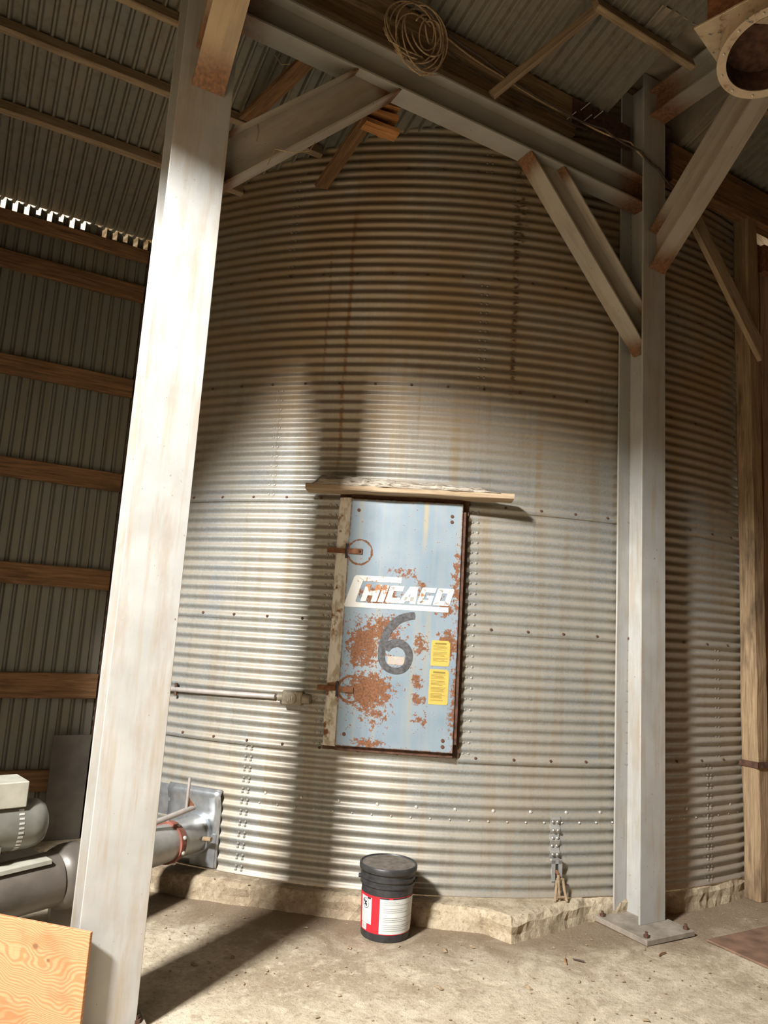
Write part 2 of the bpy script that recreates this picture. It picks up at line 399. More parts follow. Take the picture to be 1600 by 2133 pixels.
def rough_plank(L, wy, wz, jit=.003, cut0=0, cut1=0, seg=None):
    """plank along x (centred on y and z), sides slightly wavy; cut = end mitre (dx per dz)"""
    n = seg or max(3, int(L / .12)); mb = MB(); vs_ = []; c = .12 * min(wy, wz); s0 = random.random() * 50
    prof = [(-wy / 2 + c, -wz / 2), (wy / 2 - c, -wz / 2), (wy / 2, -wz / 2 + c), (wy / 2, wz / 2 - c), (wy / 2 - c, wz / 2), (-wy / 2 + c, wz / 2), (-wy / 2, wz / 2 - c), (-wy / 2, -wz / 2 + c)]
    for i in range(n + 1):
        t = i / n; dy = (noise.noise((t * L * 1.3, s0, 0))) * jit * 2; dz = noise.noise((t * L * 1.3, s0, 9)) * jit * 2
        for (y, z) in prof:
            x = t * L + (cut0 * z if i == 0 else cut1 * z if i == n else 0)
            k = noise.noise((x * 6, y * 30 + s0, z * 30)) * jit
            vs_.append((x, y + dy + k, z + dz + k))
    fs = [(i * 8 + j, i * 8 + (j + 1) % 8, (i + 1) * 8 + (j + 1) % 8, (i + 1) * 8 + j) for i in range(n) for j in range(8)]
    fs += [tuple(range(7, -1, -1)), tuple(range(n * 8, n * 8 + 8))]
    return mb.add(vs_, fs)
def plank(name, P0, P1, wy, wz, mat, parent=None, up=(0, 0, 1), **kw):
    M, L = frame(P0, P1, up)
    return rough_plank(L, wy, wz, **kw).build(name, mat, parent, M)

# ---------------------------------------------------------------- setting
CX, CY, CR = 4.376, 7.153, 3.76                  # grain bin axis and radius
roofz = lambda y: 6.354 - .327 * y if y > -.5 else 6.5175 + .327 * (y + .5)
bin_y = lambda x: CY - math.sqrt(max(0, CR * CR - (x - CX) ** 2)) if abs(x - CX) < CR else 99
GX = -.80                                          # open gable end of the shed
YW = 5.65                                          # back wall

def floor_mesh():
    mb = MB(); nx, ny = 96, 110; x0, x1, y0, y1 = GX, 5.7, -6.6, 5.75
    xs = [x0 + (x1 - x0) * i / nx for i in range(nx + 1)]; ys = [y0 + (y1 - y0) * j / ny for j in range(ny + 1)]
    vs_ = [(x, y, -.003 + .004 * noise.fractal((x * 1.7, y * 1.7, 3), 1, 2, 4)) for y in ys for x in xs]
    fs = [(j * (nx + 1) + i, j * (nx + 1) + i + 1, (j + 1) * (nx + 1) + i + 1, (j + 1) * (nx + 1) + i) for j in range(ny) for i in range(nx)]
    return mb.add(vs_, fs)
tag(floor_mesh().build('floor', 'floor', smooth=True), 'dusty tan concrete floor strewn with grain dust', kind='structure')
g = MB().box(-60, 60, -60, 60, -.3, -.06).build('ground', 'dirt'); tag(g, 'bare tan ground outside the shed', kind='structure')

def pad():
    out = [(.45, 5.62), (.85, 5.15), (1.29, 4.73), (1.60, 4.445), (2.175, 3.965), (2.44, 3.815), (2.775, 3.545), (2.83, 3.375), (3.48, 3.47), (3.98, 3.40), (4.35, 3.365), (4.80, 3.40), (5.0, 3.455), (5.35, 3.55), (5.7, 3.65)]
    pts = []
    for (a, b_) in zip(out, out[1:]):
        A, B = Vector(a), Vector(b_); n = max(2, int((B - A).length / .035))
        for i in range(n): pts.append(A.lerp(B, i / n))
    pts.append(Vector(out[-1])); mb = MB(); vs_ = []; n = len(pts)
    for lev in range(5):
        for i, p in enumerate(pts):
            t = (pts[min(i + 1, n - 1)] - pts[max(i - 1, 0)]).normalized(); nrm = Vector((t.y, -t.x))
            rg = noise.noise((p.x * 9, p.y * 9, lev * 1.3)) * .016 + noise.noise((p.x * 38, p.y * 38, lev * 5.7)) * .009
            off = (0.015, .008, .006, -.012, -.035)[lev] + rg * (0 if lev == 4 else 1); z = (-.01, .04, .085, .113, .121)[lev]
            if lev in (2, 3): z += noise.noise((p.x * 9, p.y * 9, 5)) * .012
            vs_.append((p.x + nrm.x * off, p.y + nrm.y * off, z))
    fs = [(l * n + i, l * n + i + 1, (l + 1) * n + i + 1, (l + 1) * n + i) for l in range(4) for i in range(n - 1)]
    k = len(vs_); vs_ += [(5.7, 10, .121), (.45, 10, .121)]
    fs.append(tuple(range(4 * n, 5 * n)) + (k, k + 1))
    mb.add(vs_, fs); return mb.build('foundation_pad', 'pad')
tag(pad(), 'low broken-edged concrete pad the grain bin stands on', kind='structure')

# --- corrugated sheets -----------------------------------------------------
PITCH = .0765
def corr_profile(n):
    """ridged profile across n pitches: list of (s, depth)"""
    o = []
    for i in range(n):
        s = i * PITCH
        o += [(s, 0), (s + .044, 0), (s + .053, 1), (s + .065, 1)]
    return o + [(n * PITCH, 0)]

def strip_sheet(pts_fn, prof):
    """pts_fn(s, depth) -> list of points along the strip (constant count)"""
    mb = MB(); rows = [pts_fn(s, d) for s, d in prof]; m = len(rows[0]); vs_ = [p for r_ in rows for p in r_]
    fs = [(i * m + j, i * m + j + 1, (i + 1) * m + j + 1, (i + 1) * m + j) for i in range(len(rows) - 1) for j in range(m - 1)]
    return mb.add(vs_, fs)

NP = 8; PW = NP * PITCH
# back wall
wb = tag(empty('wall_back', (0, YW, 0)), 'dark corrugated back wall with wooden girts beside the bin', kind='structure')
holes = {}
def wall_back_panels():
    x = .935
    hidx = 0
    while x > -2.2:
        x0 = x - PW
        def col(s, d):
            xx = x0 + s; key = int(math.floor((xx - x0) / PITCH + .001)) + int(round(x0 * 100)); top = roofz(YW) + .01
            if d < 0 and -.22 < xx < .90:
                if key not in holes: holes[key] = 0 if random.random() < .15 else .05 + .07 * random.random()
                top -= holes[key]
            return [(xx, max(d, 0) * .020, z) for z in (.02, 1.5, 3.0, 4.33, top)]
        prof = []
        for k in range(NP):
            b0 = k * PITCH; prof += [(b0, 0), (b0 + .005, 0), (b0 + .007, -1), (b0 + .037, -1), (b0 + .039, 0), (b0 + .044, 0), (b0 + .053, 1), (b0 + .065, 1)]
        prof.append((NP * PITCH, 0))
        strip_sheet(col, prof).build('wall_panel', 'sheet', wb)
        x = x0
wall_back_panels()
for i, (zc, hh) in enumerate([(4.365, .10), (4.055, .13), (3.30, .14), (2.585, .135), (1.865, .145), (1.12, .17), (.50, .14)]):
    plank('girt', (-2.2, -.027, zc), (.905, -.027, zc), .04, hh, 'wood_dark', wb)
tr = MB().box(.915, .955, -.075, .0, .10, 4.42).build('corner_trim', 'rust', wb); tag(tr, 'thin rusty red angle where the wall meets the bin')
lbd = MB().box(.66, .90, YW - .09, YW - .075, .0, .80).build('leaning_panel', 'tube_dark'); tag(lbd, 'dark grey panel leaning on the back wall behind the white post', 'panel')

# unseen end wall: header and slanted edge added to shade the upper bin
wl = tag(empty('wall_left', (GX, 4.5, 0)), 'unseen corrugated end wall, open doorway for the daylight, header and slanted edge added to shade the bin', kind='structure')
def wl_panels():
    y = YW
    while y > -6.6:
        y0 = y - PW
        def col(s, d):
            yy = y0 + s
            bot = .02 if (yy > 3.4 or yy < .2) else (3.05 + (3.4 - yy) * 1.09 if yy > 2.4 else 4.14)
            top = roofz(yy) - .01
            return [(d * .016, yy - 4.5, bot), (d * .016, yy - 4.5, (bot + top) / 2), (d * .016, yy - 4.5, top)]
        strip_sheet(col, corr_profile(NP)).build('wall_panel', 'sheet', wl); y = y0
wl_panels()

# roof
ce = tag(empty('ceiling', (0, 0, 5)), 'underside of the sloping corrugated roof on wooden purlins', kind='structure')
def roof_panels():
    x = GX - .15
    while x < 5.7:
        x0 = x
        def col(s, d):
            xx = x0 + s; yb = min(bin_y(xx) + .01, YW + .02)
            if 3.46 < xx < 4.10: yb = min(yb, 2.72)
            ys = [-6.6, -3.5, -.5, 1.2, 2.4, yb]
            return [(xx, y, roofz(y) + .030 - d * .028 - 5) for y in ys]
        strip_sheet(col, corr_profile(NP)).build('roof_panel', 'roof', ce); x += PW
roof_panels()
for (y, xa, xb) in [(4.883, GX, 1.38), (4.377, GX, 1.76), (3.945, GX, .90), (2.84, 2.80, 3.66), (2.84, GX, 2.2), (2.2, GX, 5.5), (1.55, GX, 5.5), (.9, GX, 5.5), (.25, GX, 5.5), (-.4, GX, 5.5), (2.84, 4.05, 5.5)]:
    z = roofz(y) - .045 - 5
    plank('purlin', (xa, y, z), (xb, y, z), 0.042, .088, 'wood_pale', ce, up=(0, .31, .95))

# right-hand wooden wall
wr = tag(empty('wall_right', (5.1, 3.4, 0)), 'brown board wall behind the timber post', kind='structure')
for i in range(6):
    x = 5.035 + .125 * i
    plank('wall_board', (x - 5.1, .045, .02), (x - 5.1, .045, 4.9), .022, .118, 'wood_dark', wr, up=(1, 0, 0))
for i in range(14):
    y = 3.3 - .72 * i
    MB().box(.53, .555, y - .71 - 3.4, y - 3.4, 0, roofz(y - .36)).build('wall_board', 'wood_dark', wr)
wf = tag(empty('wall_front', (2.4, -6.6, 0)), 'sheeted front wall behind the viewer', kind='structure')
MB().box(-3.2, 3.3, 0, .02, 0, roofz(-6.6)).build('wall_panel', 'sheet', wf)

# ---------------------------------------------------------------- grain bin
gb = tag(empty('grain_bin', (CX, CY, .12)), 'huge round corrugated galvanised grain bin with a small blue-grey door', 'grain bin')
Z0, RH, NC = .125, .77, 12
P = RH / NC
bp = lambda ang, r, z: (math.sin(R(ang)) * r, -math.cos(R(ang)) * r, z - .12)
DOOR_A0, DOOR_A1 = -38.4, -26.1
def wavez(z): return .0088 * math.cos(2 * math.pi * (z - Z0) / P)
def sheet(a0, a1, ring, off):
    zb = Z0 + ring * RH - (.018 if ring else 0); zt = Z0 + (ring + 1) * RH + .012
    if ring == 6: zt = Z0 + 7.35 * RH
    na = max(2, int((a1 - a0) / 1.6)); nz = int(round((zt - zb) / P * 8)); mb = MB(); vs_ = []; uv = []
    for j in range(nz + 1):
        z = zb + (zt - zb) * j / nz
        lip = .004 * max(0, 1 - (z - zb) / .05) if ring else 0
        for i in range(na + 1):
            a = a0 + (a1 - a0) * i / na
            r = CR + wavez(z) + off + lip + .0015 * noise.noise((a * .3, z * 2, ring))
            vs_.append(bp(a, r, z)); uv.append((R(a) * CR, z))
    n = na + 1
    fs = [(j * n + i, j * n + i + 1, (j + 1) * n + i + 1, (j + 1) * n + i) for j in range(nz) for i in range(na)]
    mb.add(vs_, fs); return mb.build('wall_sheet', 'bin', gb, smooth=True, uv=uv)
seams = {}
for ring in range(7):
    if ring in (1, 2): cuts = [-98.4, -68.4, DOOR_A0, DOOR_A1, 3.6 if ring == 1 else 13, 43.6, 83.6]
    elif ring in (0, 3, 5): cuts = [-126, -86, -46, -6 if ring else 2, 34, 74]
    else: cuts = [-106, -66, -25.5, 14, 54, 94]
    seams[ring] = cuts
    for k, (a, b_) in enumerate(zip(cuts, cuts[1:])):
        if ring in (1, 2) and a == DOOR_A0: continue
        sheet(a - .25, b_ + .25, ring, (.0012 if k % 2 else 0) + (.0025 if ring % 2 else 0))

def dome(mb, p, nrm, r=.0085, h=.006, n=6):
    p = Vector(p); q = Vector(nrm).to_track_quat('Z', 'Y'); vs_ = []
    for (rr, hh) in ((r, -.003), (r, h * .55), (r * .55, h)):
        for i in range(n):
            a = 2 * math.pi * i / n; vs_.append(p + q @ Vector((rr * math.cos(a), rr * math.sin(a), hh)))
    fs = [(l * n + i, l * n + (i + 1) % n, (l + 1) * n + (i + 1) % n, (l + 1) * n + i) for l in range(2) for i in range(n)] + [tuple(range(2 * n, 3 * n))]
    mb.add(vs_, fs)
def bolt_line(angs, zs, name='seam_bolts', mat='bolt', extra=.002, r=.0085):
    mb = MB()
    for a in angs:
        for z in zs:
            dome(mb, bp(a, CR + wavez(z) + extra, z), (math.sin(R(a)), -math.cos(R(a)), 0), r)
    o = mb.build(name, mat, gb); o['kind'] = 'stuff'; return o
for ring, cuts in seams.items():
    zs = [Z0 + ring * RH + P * (i + .5 + d) for i in range(NC) for d in ((-.18, .18) if ring == 0 else (0,))]
    for a in cuts:
        if not -60 < a < 14: continue
        if ring in (1, 2) and a in (DOOR_A0, DOOR_A1):
            s = -1 if a == DOOR_A0 else 1
            bolt_line([a + s * (.72 if s < 0 else .35), a + s * (1.25 if s < 0 else .88)], [Z0 + ring * RH + P * (i + .5) for i in range(NC)], extra=.003)
        else: bolt_line([a - .28, a + .28], zs)
for ring in range(1, 7):
    z = Z0 + ring * RH + .01
    bolt_line([a for a in [-58 + 3.6 * i + ring for i in range(20)] if not (ring == 2 and DOOR_A0 - 1 < a < DOOR_A1 + 1)], [z], 'ring_bolts', 'rust_dark', .006, .0095)
bolt_line([-44 + 3.55 * i for i in range(16)], [.605], 'stiffener_bolts', 'bolt_bright', .002, .010)
bolt_line([-44.5 + 1.78 * i for i in range(32)], [.545], 'stiffener_bolts', 'bolt_bright', .002, .006)

# ---- door of the bin (local frame: x across, -y out, z up; origin at the sill)
DA = -32.15; dn = Vector((math.sin(R(DA)), -math.cos(R(DA)), 0)); dx_ = Vector((math.cos(R(DA)), math.sin(R(DA)), 0))
DP = Vector((0, 0, .935 - .12)) + dn * 3.795
DM = Matrix(((dx_.x, -dn.x, 0, DP.x), (dx_.y, -dn.y, 0, DP.y), (0, 0, 1, DP.z), (0, 0, 0, 1)))   # local y points into the bin
H = 1.503
fr = MB()
fr.box(-.43, -.30, .034, .06, -.03, H + .03); fr.box(.318, .352, .004, .06, -.015, H + .01); fr.box(.340, .392, .034, .06, -.03, H + .03)
fr.box(-.352, .352, .004, .06, -.03, -.002); fr.box(-.352, .352, .004, .06, H, H + .03)
fr.build('door_frame', 'rust_dark', gb, DM)
# wide flaking strip of the frame on the hinge side
vs_ = MB()
zz = [-.01 + (H + .02) * i / 46 for i in range(47)]
cols = []
for z in zz:
    wv = .006 * math.cos(2 * math.pi * (z + .935 - Z0) / P); e = .008 * noise.noise((z * 9, 2, 3))
    cols.append([(-.432 + e, .034, z), (-.412 + e, .018 - wv, z), (-.366, .012 - wv, z), (-.349, .010, z)])
vs_.add([p for c_ in cols for p in c_], [(i * 4 + j, i * 4 + j + 1, i * 4 + 5 + j, i * 4 + 4 + j) for i in range(46) for j in range(3)])
tag(vs_.build('frame_strip', 'flaky', gb, DM, smooth=True), 'flaking white strip of the door frame')
door = MB().box(-.352, .352, -.025, .004, 0, H).build('door', 'door', gb, DM, bevel=.004)
tag(door, 'blue-grey painted steel door with rust patches, white lettering and a black 6')
def rivet(x, z, r=.011):
    mb = MB(); dome(mb, (0, 0, 0), (0, -1, 0), r, .006, 8); return mb.build('rivet', 'rust_dark', door, Matrix.Translation((x, -.025, z)))
for x, z in ((-.30, 1.43), (.285, 1.42), (.285, 1.385), (-.30, .07), (.29, .07), (.29, .035)): rivet(x, z)
YD = -.0262
# hinges
for hz in (1.170, .330):
    h = MB().box(-.485, -.372, .0, .012, hz - .014, hz + .016).box(-.345, -.262, -.036, -.026, hz - .016, hz + .016).build('hinge_strap', 'rust', door)
    MB().cyl((-.358, -.016, hz - .045), (-.358, -.016, hz + .045), .010, n=10).build('hinge_pin', 'ink', door)
    mb = MB(); prof = [(.076, 0), (.076, -.003), (.070, -.004), (.066, -.001)]
    mb.lathe([(.079, 0), (.076, .004), (.072, .0)], 32, Matrix.Translation((-.277, -.0245, hz)) @ Matrix.Rotation(R(90), 4, 'X'), False, False)
    mb.build('dimple_ring', 'door', door, smooth=True)
dome_m = MB(); dome(dome_m, (-.277, -.036, 1.170), (0, -1, 0), .009, .007, 8); dome_m.build('hinge_bolt', 'rust_dark', door)
# handle-side latch edge
MB().box(.352, .372, -.012, .03, .05, H - .05).build('latch_edge', 'rust_dark', door)

# ---- lettering CHICAGO: slanted block letters, the first C a big bracket that wraps the word
SH = .30
ZB = .865                                            # base line of the letters
def sl(x, z): return (x + SH * (z - ZB), z)
def letter(parts, x0, w_, h_, name='letter'):
    mb = MB()
    for poly in parts: mb.prism([sl(x0 + px * w_, ZB + pz * h_) for px, pz in poly], YD - .0010, YD + .0015)
    return mb.build(name, 'letters', door)
rc = lambda a, b_, c_, d_: [(a, c_), (b_, c_), (b_, d_), (a, d_)]
GL = {
 'H': [rc(0, .34, 0, 1), rc(.66, 1, 0, 1), rc(.34, .66, .36, .64)],
 'I': [rc(0, 1, 0, 1)],
 'C': [rc(0, .36, .08, .92), [(0, .08), (.08, 0), (1, 0), (1, .30), (.36, .30), (.36, .08)], [(0, .92), (.36, .70), (1, .70), (1, 1), (.08, 1)]],
 'A': [[(0, 0), (.34, 0), (.50, .62), (.56, 1), (.36, 1)], [(.66, 0), (1, 0), (.82, 1), (.52, 1), (.50, .62)], rc(.24, .80, .16, .40)],
 'G': [rc(0, .34, .08, .92), [(0, .08), (.08, 0), (1, 0), (1, .28), (.34, .28)], [(0, .92), (.34, .72), (1, .72), (1, 1), (.08, 1)], rc(.70, 1, .28, .54), rc(.52, .70, .38, .54)],
 'O': [rc(0, .34, .06, .94), rc(.66, 1, .06, .94), [(0, .06), (.07, 0), (.93, 0), (1, .06), (.66, .28), (.34, .28)], [(0, .94), (.34, .72), (.66, .72), (1, .94), (.93, 1), (.07, 1)]],
}
hl = .105
for ch, x0, w_ in (('H', -.255, .098), ('I', -.148, .036), ('C', -.103, .085), ('A', -.022, .108), ('G', .092, .088), ('O', .190, .100)):
    letter(GL[ch], x0, w_, hl)
big = MB()
def bpoly(p): big.prism([(x, z) for x, z in p], YD - .0006, YD + .0015)
zt, zb = 1.022, .826
sx = lambda x, z: (x + SH * (z - ZB) - .0, z)
bpoly([sx(-.345, zb + .012), sx(-.335, zb), sx(-.275, zb + .030), sx(-.283, zb + .038), sx(-.283, zt - .038), sx(-.275, zt - .030), sx(-.335, zt), sx(-.345, zt - .012)])
bpoly([sx(-.335, zt), sx(-.275, zt - .034), sx(-.045, zt - .034), sx(-.055, zt)])
bpoly([sx(-.335, zb), sx(.300, zb), sx(.290, zb + .030), sx(-.275, zb + .030)])
big.build('letter', 'letters', door)
# ---- the sprayed 6
def ribbon(pts, wd, name, mat, y, parent, n=90):
    ps = [Vector((a, b_)) for a, b_ in pts]
    def cr(t):
        k = min(int(t), len(ps) - 2); f_ = t - k
        p0, p1, p2, p3 = ps[max(k - 1, 0)], ps[k], ps[k + 1], ps[min(k + 2, len(ps) - 1)]
        return .5 * ((2 * p1) + (p2 - p0) * f_ + (2 * p0 - 5 * p1 + 4 * p2 - p3) * f_ ** 2 + (3 * p1 - p0 - 3 * p2 + p3) * f_ ** 3)
    c_ = [cr((len(ps) - 1) * i / n * .9999) for i in range(n + 1)]; mb = MB(); vv = []
    for i, p in enumerate(c_):
        t = (c_[min(i + 1, n)] - c_[max(i - 1, 0)]).normalized(); nr = Vector((-t.y, t.x))
        s_ = i / n; ww = wd * (.5 + .06 * math.sin(s_ * 9)) * min(1, .35 + math.sqrt(min(s_, 1 - s_) / .02) if min(s_, 1 - s_) < .02 else 1)
        lift = .0006 * s_
        vv += [(p.x + nr.x * ww, y - lift, p.y + nr.y * ww), (p.x - nr.x * ww, y - lift, p.y - nr.y * ww)]
    mb.add(vv, [(2 * i, 2 * i + 1, 2 * i + 3, 2 * i + 2) for i in range(n)]); return mb.build(name, mat, parent)
ribbon([(.088, .795), (.045, .788), (-.010, .765), (-.060, .715), (-.092, .645), (-.104, .575), (-.098, .510), (-.062, .470), (-.015, .458), (.030, .470), (.058, .510), (.062, .565), (.035, .608), (-.010, .626), (-.055, .612), (-.082, .580)], .044, 'painted_six', 'spray', YD - .0012, door)
# ---- stickers
lab = MB().box(-.066, .036, YD - .0004, YD + .001, .495, .543).build('paper_label', 'label_tan', door)
for k in range(3): MB().box(-.055 + .004 * k, .024 - .004 * k, YD - .0008, YD, .528 - .012 * k, .532 - .012 * k).build('print_line', 'ink_pale', door)
for (xa, xb, za, zb_) in ((.196, .309, .503, .655), (.192, .309, .276, .484)):
    st = MB().prism([(xa, za), (xb - .008, za), (xb, za + .012), (xb, zb_ - .015), (xb - .012, zb_), (xa + .004, zb_), (xa, zb_ - .01)], YD - .0006, YD + .001).build('warning_sticker', 'yellow', door)
    hd = MB().box(xa + .022, xb - .022, YD - .0011, YD, zb_ - .024, zb_ - .014).build('print_line', 'ink_brown', door)
    nl = int((zb_ - za - .05) / .0075); mb = MB()
    for k in range(nl):
        if k % 5 == 4: continue
        z = zb_ - .034 - k * .0075; mb.box(xa + .012, xb - .012 - random.random() * .025, YD - .0010, YD, z, z + .0026)
    mb.build('print_block', 'ink_brown', door)

# ---- unloading boot plate low on the bin
def boot():
    mb = MB(); vv = []; na, nz = 8, 14
    for j in range(nz + 1):
        t = j / nz; z = .135 + .46 * t
        o_ = .018 + (.022 * math.sin((t - .82) / .18 * math.pi) if t > .82 else 0)
        for i in range(na + 1): vv.append(bp(-54.2 + 6.0 * i / na, CR + o_, z))
    n = na + 1
    mb.add(vv, [(j * n + i, j * n + i + 1, (j + 1) * n + i + 1, (j + 1) * n + i) for j in range(nz) for i in range(na)])
    o = mb.build('boot_plate', 'galv_new', gb, smooth=True); s = o.modifiers.new('s', 'SOLIDIFY'); s.thickness = .004
    tag(o, 'bright galvanised plate round the unloading tube')
    mb = MB(); vv = []
    for j in range(2):
        for i in range(5): vv.append(bp(-51.0 + 2.6 * i / 4, CR + .026, .14 + .19 * j))
    mb.add(vv, [(i, i + 1, i + 6, i + 5) for i in range(4)])
    o = mb.build('boot_patch', 'galv_new', gb); s = o.modifiers.new('s', 'SOLIDIFY'); s.thickness = .004
    mb = MB(); vv = []
    for j in range(9):
        for i in range(3): vv.append(bp(-56.2 + 2.2 * i / 2, CR + .012 + wavez(.14 + .42 * j / 8), .14 + .44 * j / 8))
    mb.add(vv, [(j * 3 + i, j * 3 + i + 1, j * 3 + 4 + i, j * 3 + 3 + i) for j in range(8) for i in range(2)])
    mb.build('boot_side_strip', 'galv_new', gb)
boot()

# ---------------------------------------------------------------- steel frame
def shear_box(x0, x1, y0, y1, z0, z1, c0, c1):
    vs_ = [(x0 + c0 * z, y, z) if k == 0 else (x1 + c1 * z, y, z) for z in (z0, z1) for y in (y0, y1) for k in (0, 1)]
    return MB().add(vs_, [(0, 2, 3, 1), (4, 5, 7, 6), (0, 1, 5, 4), (2, 6, 7, 3), (0, 4, 6, 2), (1, 3, 7, 5)])
def h_member(name, label, P0, P1, depth, bf, mat, up=(0, 0, 1), c0=0, c1=0, tf=.011, tw=.008, cat='steel beam', group=None):
    M, L = frame(P0, P1, up); e = tag(empty(name, M=M), label, cat, group); d = depth / 2
    shear_box(0, L, -tw / 2, tw / 2, -d + tf, d - tf, c0, c1).build('web', mat, e)
    shear_box(0, L, -bf / 2, bf / 2, d - tf, d, c0, c1).build('flange', mat, e)
    shear_box(0, L, -bf / 2, bf / 2, -d, -d + tf, c0, c1).build('flange', mat, e)
    return e
def post(x0, x1, y0, y1, ztop, label, plate):
    e = tag(empty('steel_post', ((x0 + x1) / 2, (y0 + y1) / 2, 0)), label, 'steel post'); cx, cy = e.location.x, e.location.y; tf = .013
    zb = .03
    def pc(name, a, b_, c_, d_):
        mb = MB(); ln = ztop - zb     # local x runs up the post so stains follow it
        mb.box(0, ln, a - cx, b_ - cx, c_ - cy, d_ - cy)
        return mb.build(name, 'post', e, Matrix(((0, 1, 0, 0), (0, 0, 1, 0), (1, 0, 0, zb), (0, 0, 0, 1))), bevel=.0015)
    pc('flange', x0, x1, y0, y0 + tf); pc('flange', x0, x1, y1 - tf, y1); pc('web', cx - .005, cx + .005, y0 + tf, y1 - tf)
    px0, px1, py0, py1 = plate
    MB().box(px0 - cx, px1 - cx, py0 - cy, py1 - cy, 0, zb).build('base_plate', 'plate', e, bevel=.003)
    for bx, by in ((px0 + .035, py0 + .035), (px1 - .035, py0 + .035), (px0 + .035, py1 - .035)):
        mb = MB(); mb.cyl((bx - cx, by - cy, zb), (bx - cx, by - cy, zb + .014), .016, n=6); mb.cyl((bx - cx, by - cy, zb + .014), (bx - cx, by - cy, zb + .03), .008, n=8)
        mb.build('anchor_bolt', 'rust_dark', e)
    return e
post(.565, .820, 3.235, 3.452, 5.27, 'tall white steel post in the left foreground, nearest the viewer', (.53, .86, 3.21, 3.48))
post(3.670, 3.885, 3.235, 3.445, 5.60, 'grey H-section steel post right of the bin, bolted base plate in view', (3.527, 3.925, 3.06, 3.458))
h_member('steel_beam', 'long grey I-beam spanning between the two steel posts overhead', (.6995, 3.335, 4.735), (3.770, 3.335, 4.735), .205, .135, 'steel', cat='steel beam')
# 45 degree knee braces in the plane of the beam
s2 = math.sqrt(.5)
h_member('knee_brace', 'grey knee brace from left white post up to the overhead beam', (.8215, 3.335, 3.825), (1.6255, 3.335, 4.629), .203, .13, 'brace', up=(-1, 0, 1), c0=1, c1=-1, cat='brace')
h_member('knee_brace', 'rust-ended knee brace from the overhead beam down to the right post', (2.8505, 3.335, 4.629), (3.765, 3.335, 3.7145), .203, .13, 'brace', up=(1, 0, 1), c0=1, c1=-1, cat='brace')
# braces and beam that come forward from the posts
h_member('knee_brace', 'rusty brown knee brace welded high on the white left post', (.700, 3.233, 4.215), (.700, 1.85, 5.598), .15, .155, 'rust_brace', up=(0, 1, 1), c0=1, c1=0, cat='brace')
h_member('knee_brace', 'big steel knee brace rising from the right post towards the viewer', (3.80, 3.233, 4.285), (3.80, 1.93, 5.588), .20, .15, 'brace', up=(0, 1, 1), c0=1, c1=0, cat='brace')
h_member('steel_beam', 'upper steel beam running forward from the top of the right post', (3.80, 3.233, 5.385), (3.80, .4, 5.385), .20, .15, 'steel', cat='steel beam')
h_member('steel_beam', 'upper steel beam running forward from the top of the left post', (.700, 1.85, 5.72), (.700, -.3, 5.72), .20, .15, 'steel', cat='steel beam')

# crumpled flashing sheet where the right post goes through the roof
def flashing():
    mb = MB(); vv = []; nx, ny = 22, 20
    for j in range(ny + 1):
        for i in range(nx + 1):
            x = 3.22 + .98 * i / nx; y = 2.70 + .78 * j / ny
            e = min(1, (x - 3.22) / .28) * min(1, (4.2 - x) / .1)
            z = roofz(y) + .005 + e * (.02 + .58 * (y - 2.70)) + e * (.05 * noise.noise((x * 4, y * 3, 2)) + .02 * noise.noise((x * 11, y * 7, 4)))
            vv.append((x, y, z))
    n = nx + 1
    mb.add(vv, [(j * n + i, j * n + i + 1, (j + 1) * n + i + 1, (j + 1) * n + i) for j in range(ny) for i in range(nx)])
    return mb.build('roof_flashing', 'sheet_bent', smooth=True)
tag(flashing(), 'crumpled sheet of flashing around the right post at the roof', 'flashing')

# ---------------------------------------------------------------- timber
def timber(name, label, P0, P1, wy, wz, mat, cat='timber', up=(0, 0, 1), group=None, **kw):
    return tag(plank(name, P0, P1, wy, wz, mat, None, up, **kw), label, cat, group)
timber('roof_girder', 'upper brown roof girder plank above the steel beam', (GX, 3.38, 5.185), (3.25, 3.38, 5.185), .045, .135, 'wood_post')
timber('roof_girder', 'lower brown girder plank, set behind the upper one', (GX, 3.435, 5.09), (3.20, 3.435, 5.09), .045, .13, 'wood_post')
timber('splice_plate', 'rusty red steel splice at the right end of the roof girder', (3.12, 3.35, 5.14), (3.66, 3.35, 5.14), .012, .19, 'rust_dark')
timber('roof_strut', 'pale wooden lath slanting up from the beam to the roof', (2.39, 3.27, 4.868), (2.845, 2.835, 5.385), .038, .055, 'wood_pale')
timber('roof_strut', 'dark brown plank slanting behind the left knee brace', (1.20, 4.32, 4.86), (1.345, 3.62, 4.885), .03, .11, 'wood_dark', up=(1, 0, .2))
timber('roof_strut', 'brown plank end hanging in front of the top of the bin', (1.765, 4.34, 4.60), (1.80, 3.55, 4.80), .03, .10, 'wood_dark', up=(1, 0, .3))
blk = tag(empty('broken_timber_end', (1.80, 3.6, 4.58)), 'splintered orange timber ends hanging below the beam', 'timber')
for k, (x, z, l_) in enumerate(((1.70, 4.60, .22), (1.71, 4.66, .20), (1.73, 4.72, .18))):
    M, L = frame((x - 1.80, .0, z - 4.58), (x - 1.80 + l_, -.02, z - 4.58 + .012 * k))
    rough_plank(L, .09, .034, jit=.012, seg=6).build('splintered_board', 'wood_orange', blk, M)
rough_plank(.32, .04, .09, jit=.004).build('hanger', 'wood_orange', blk, frame((.06, .03, .02), (.08, -.02, .50))[0])

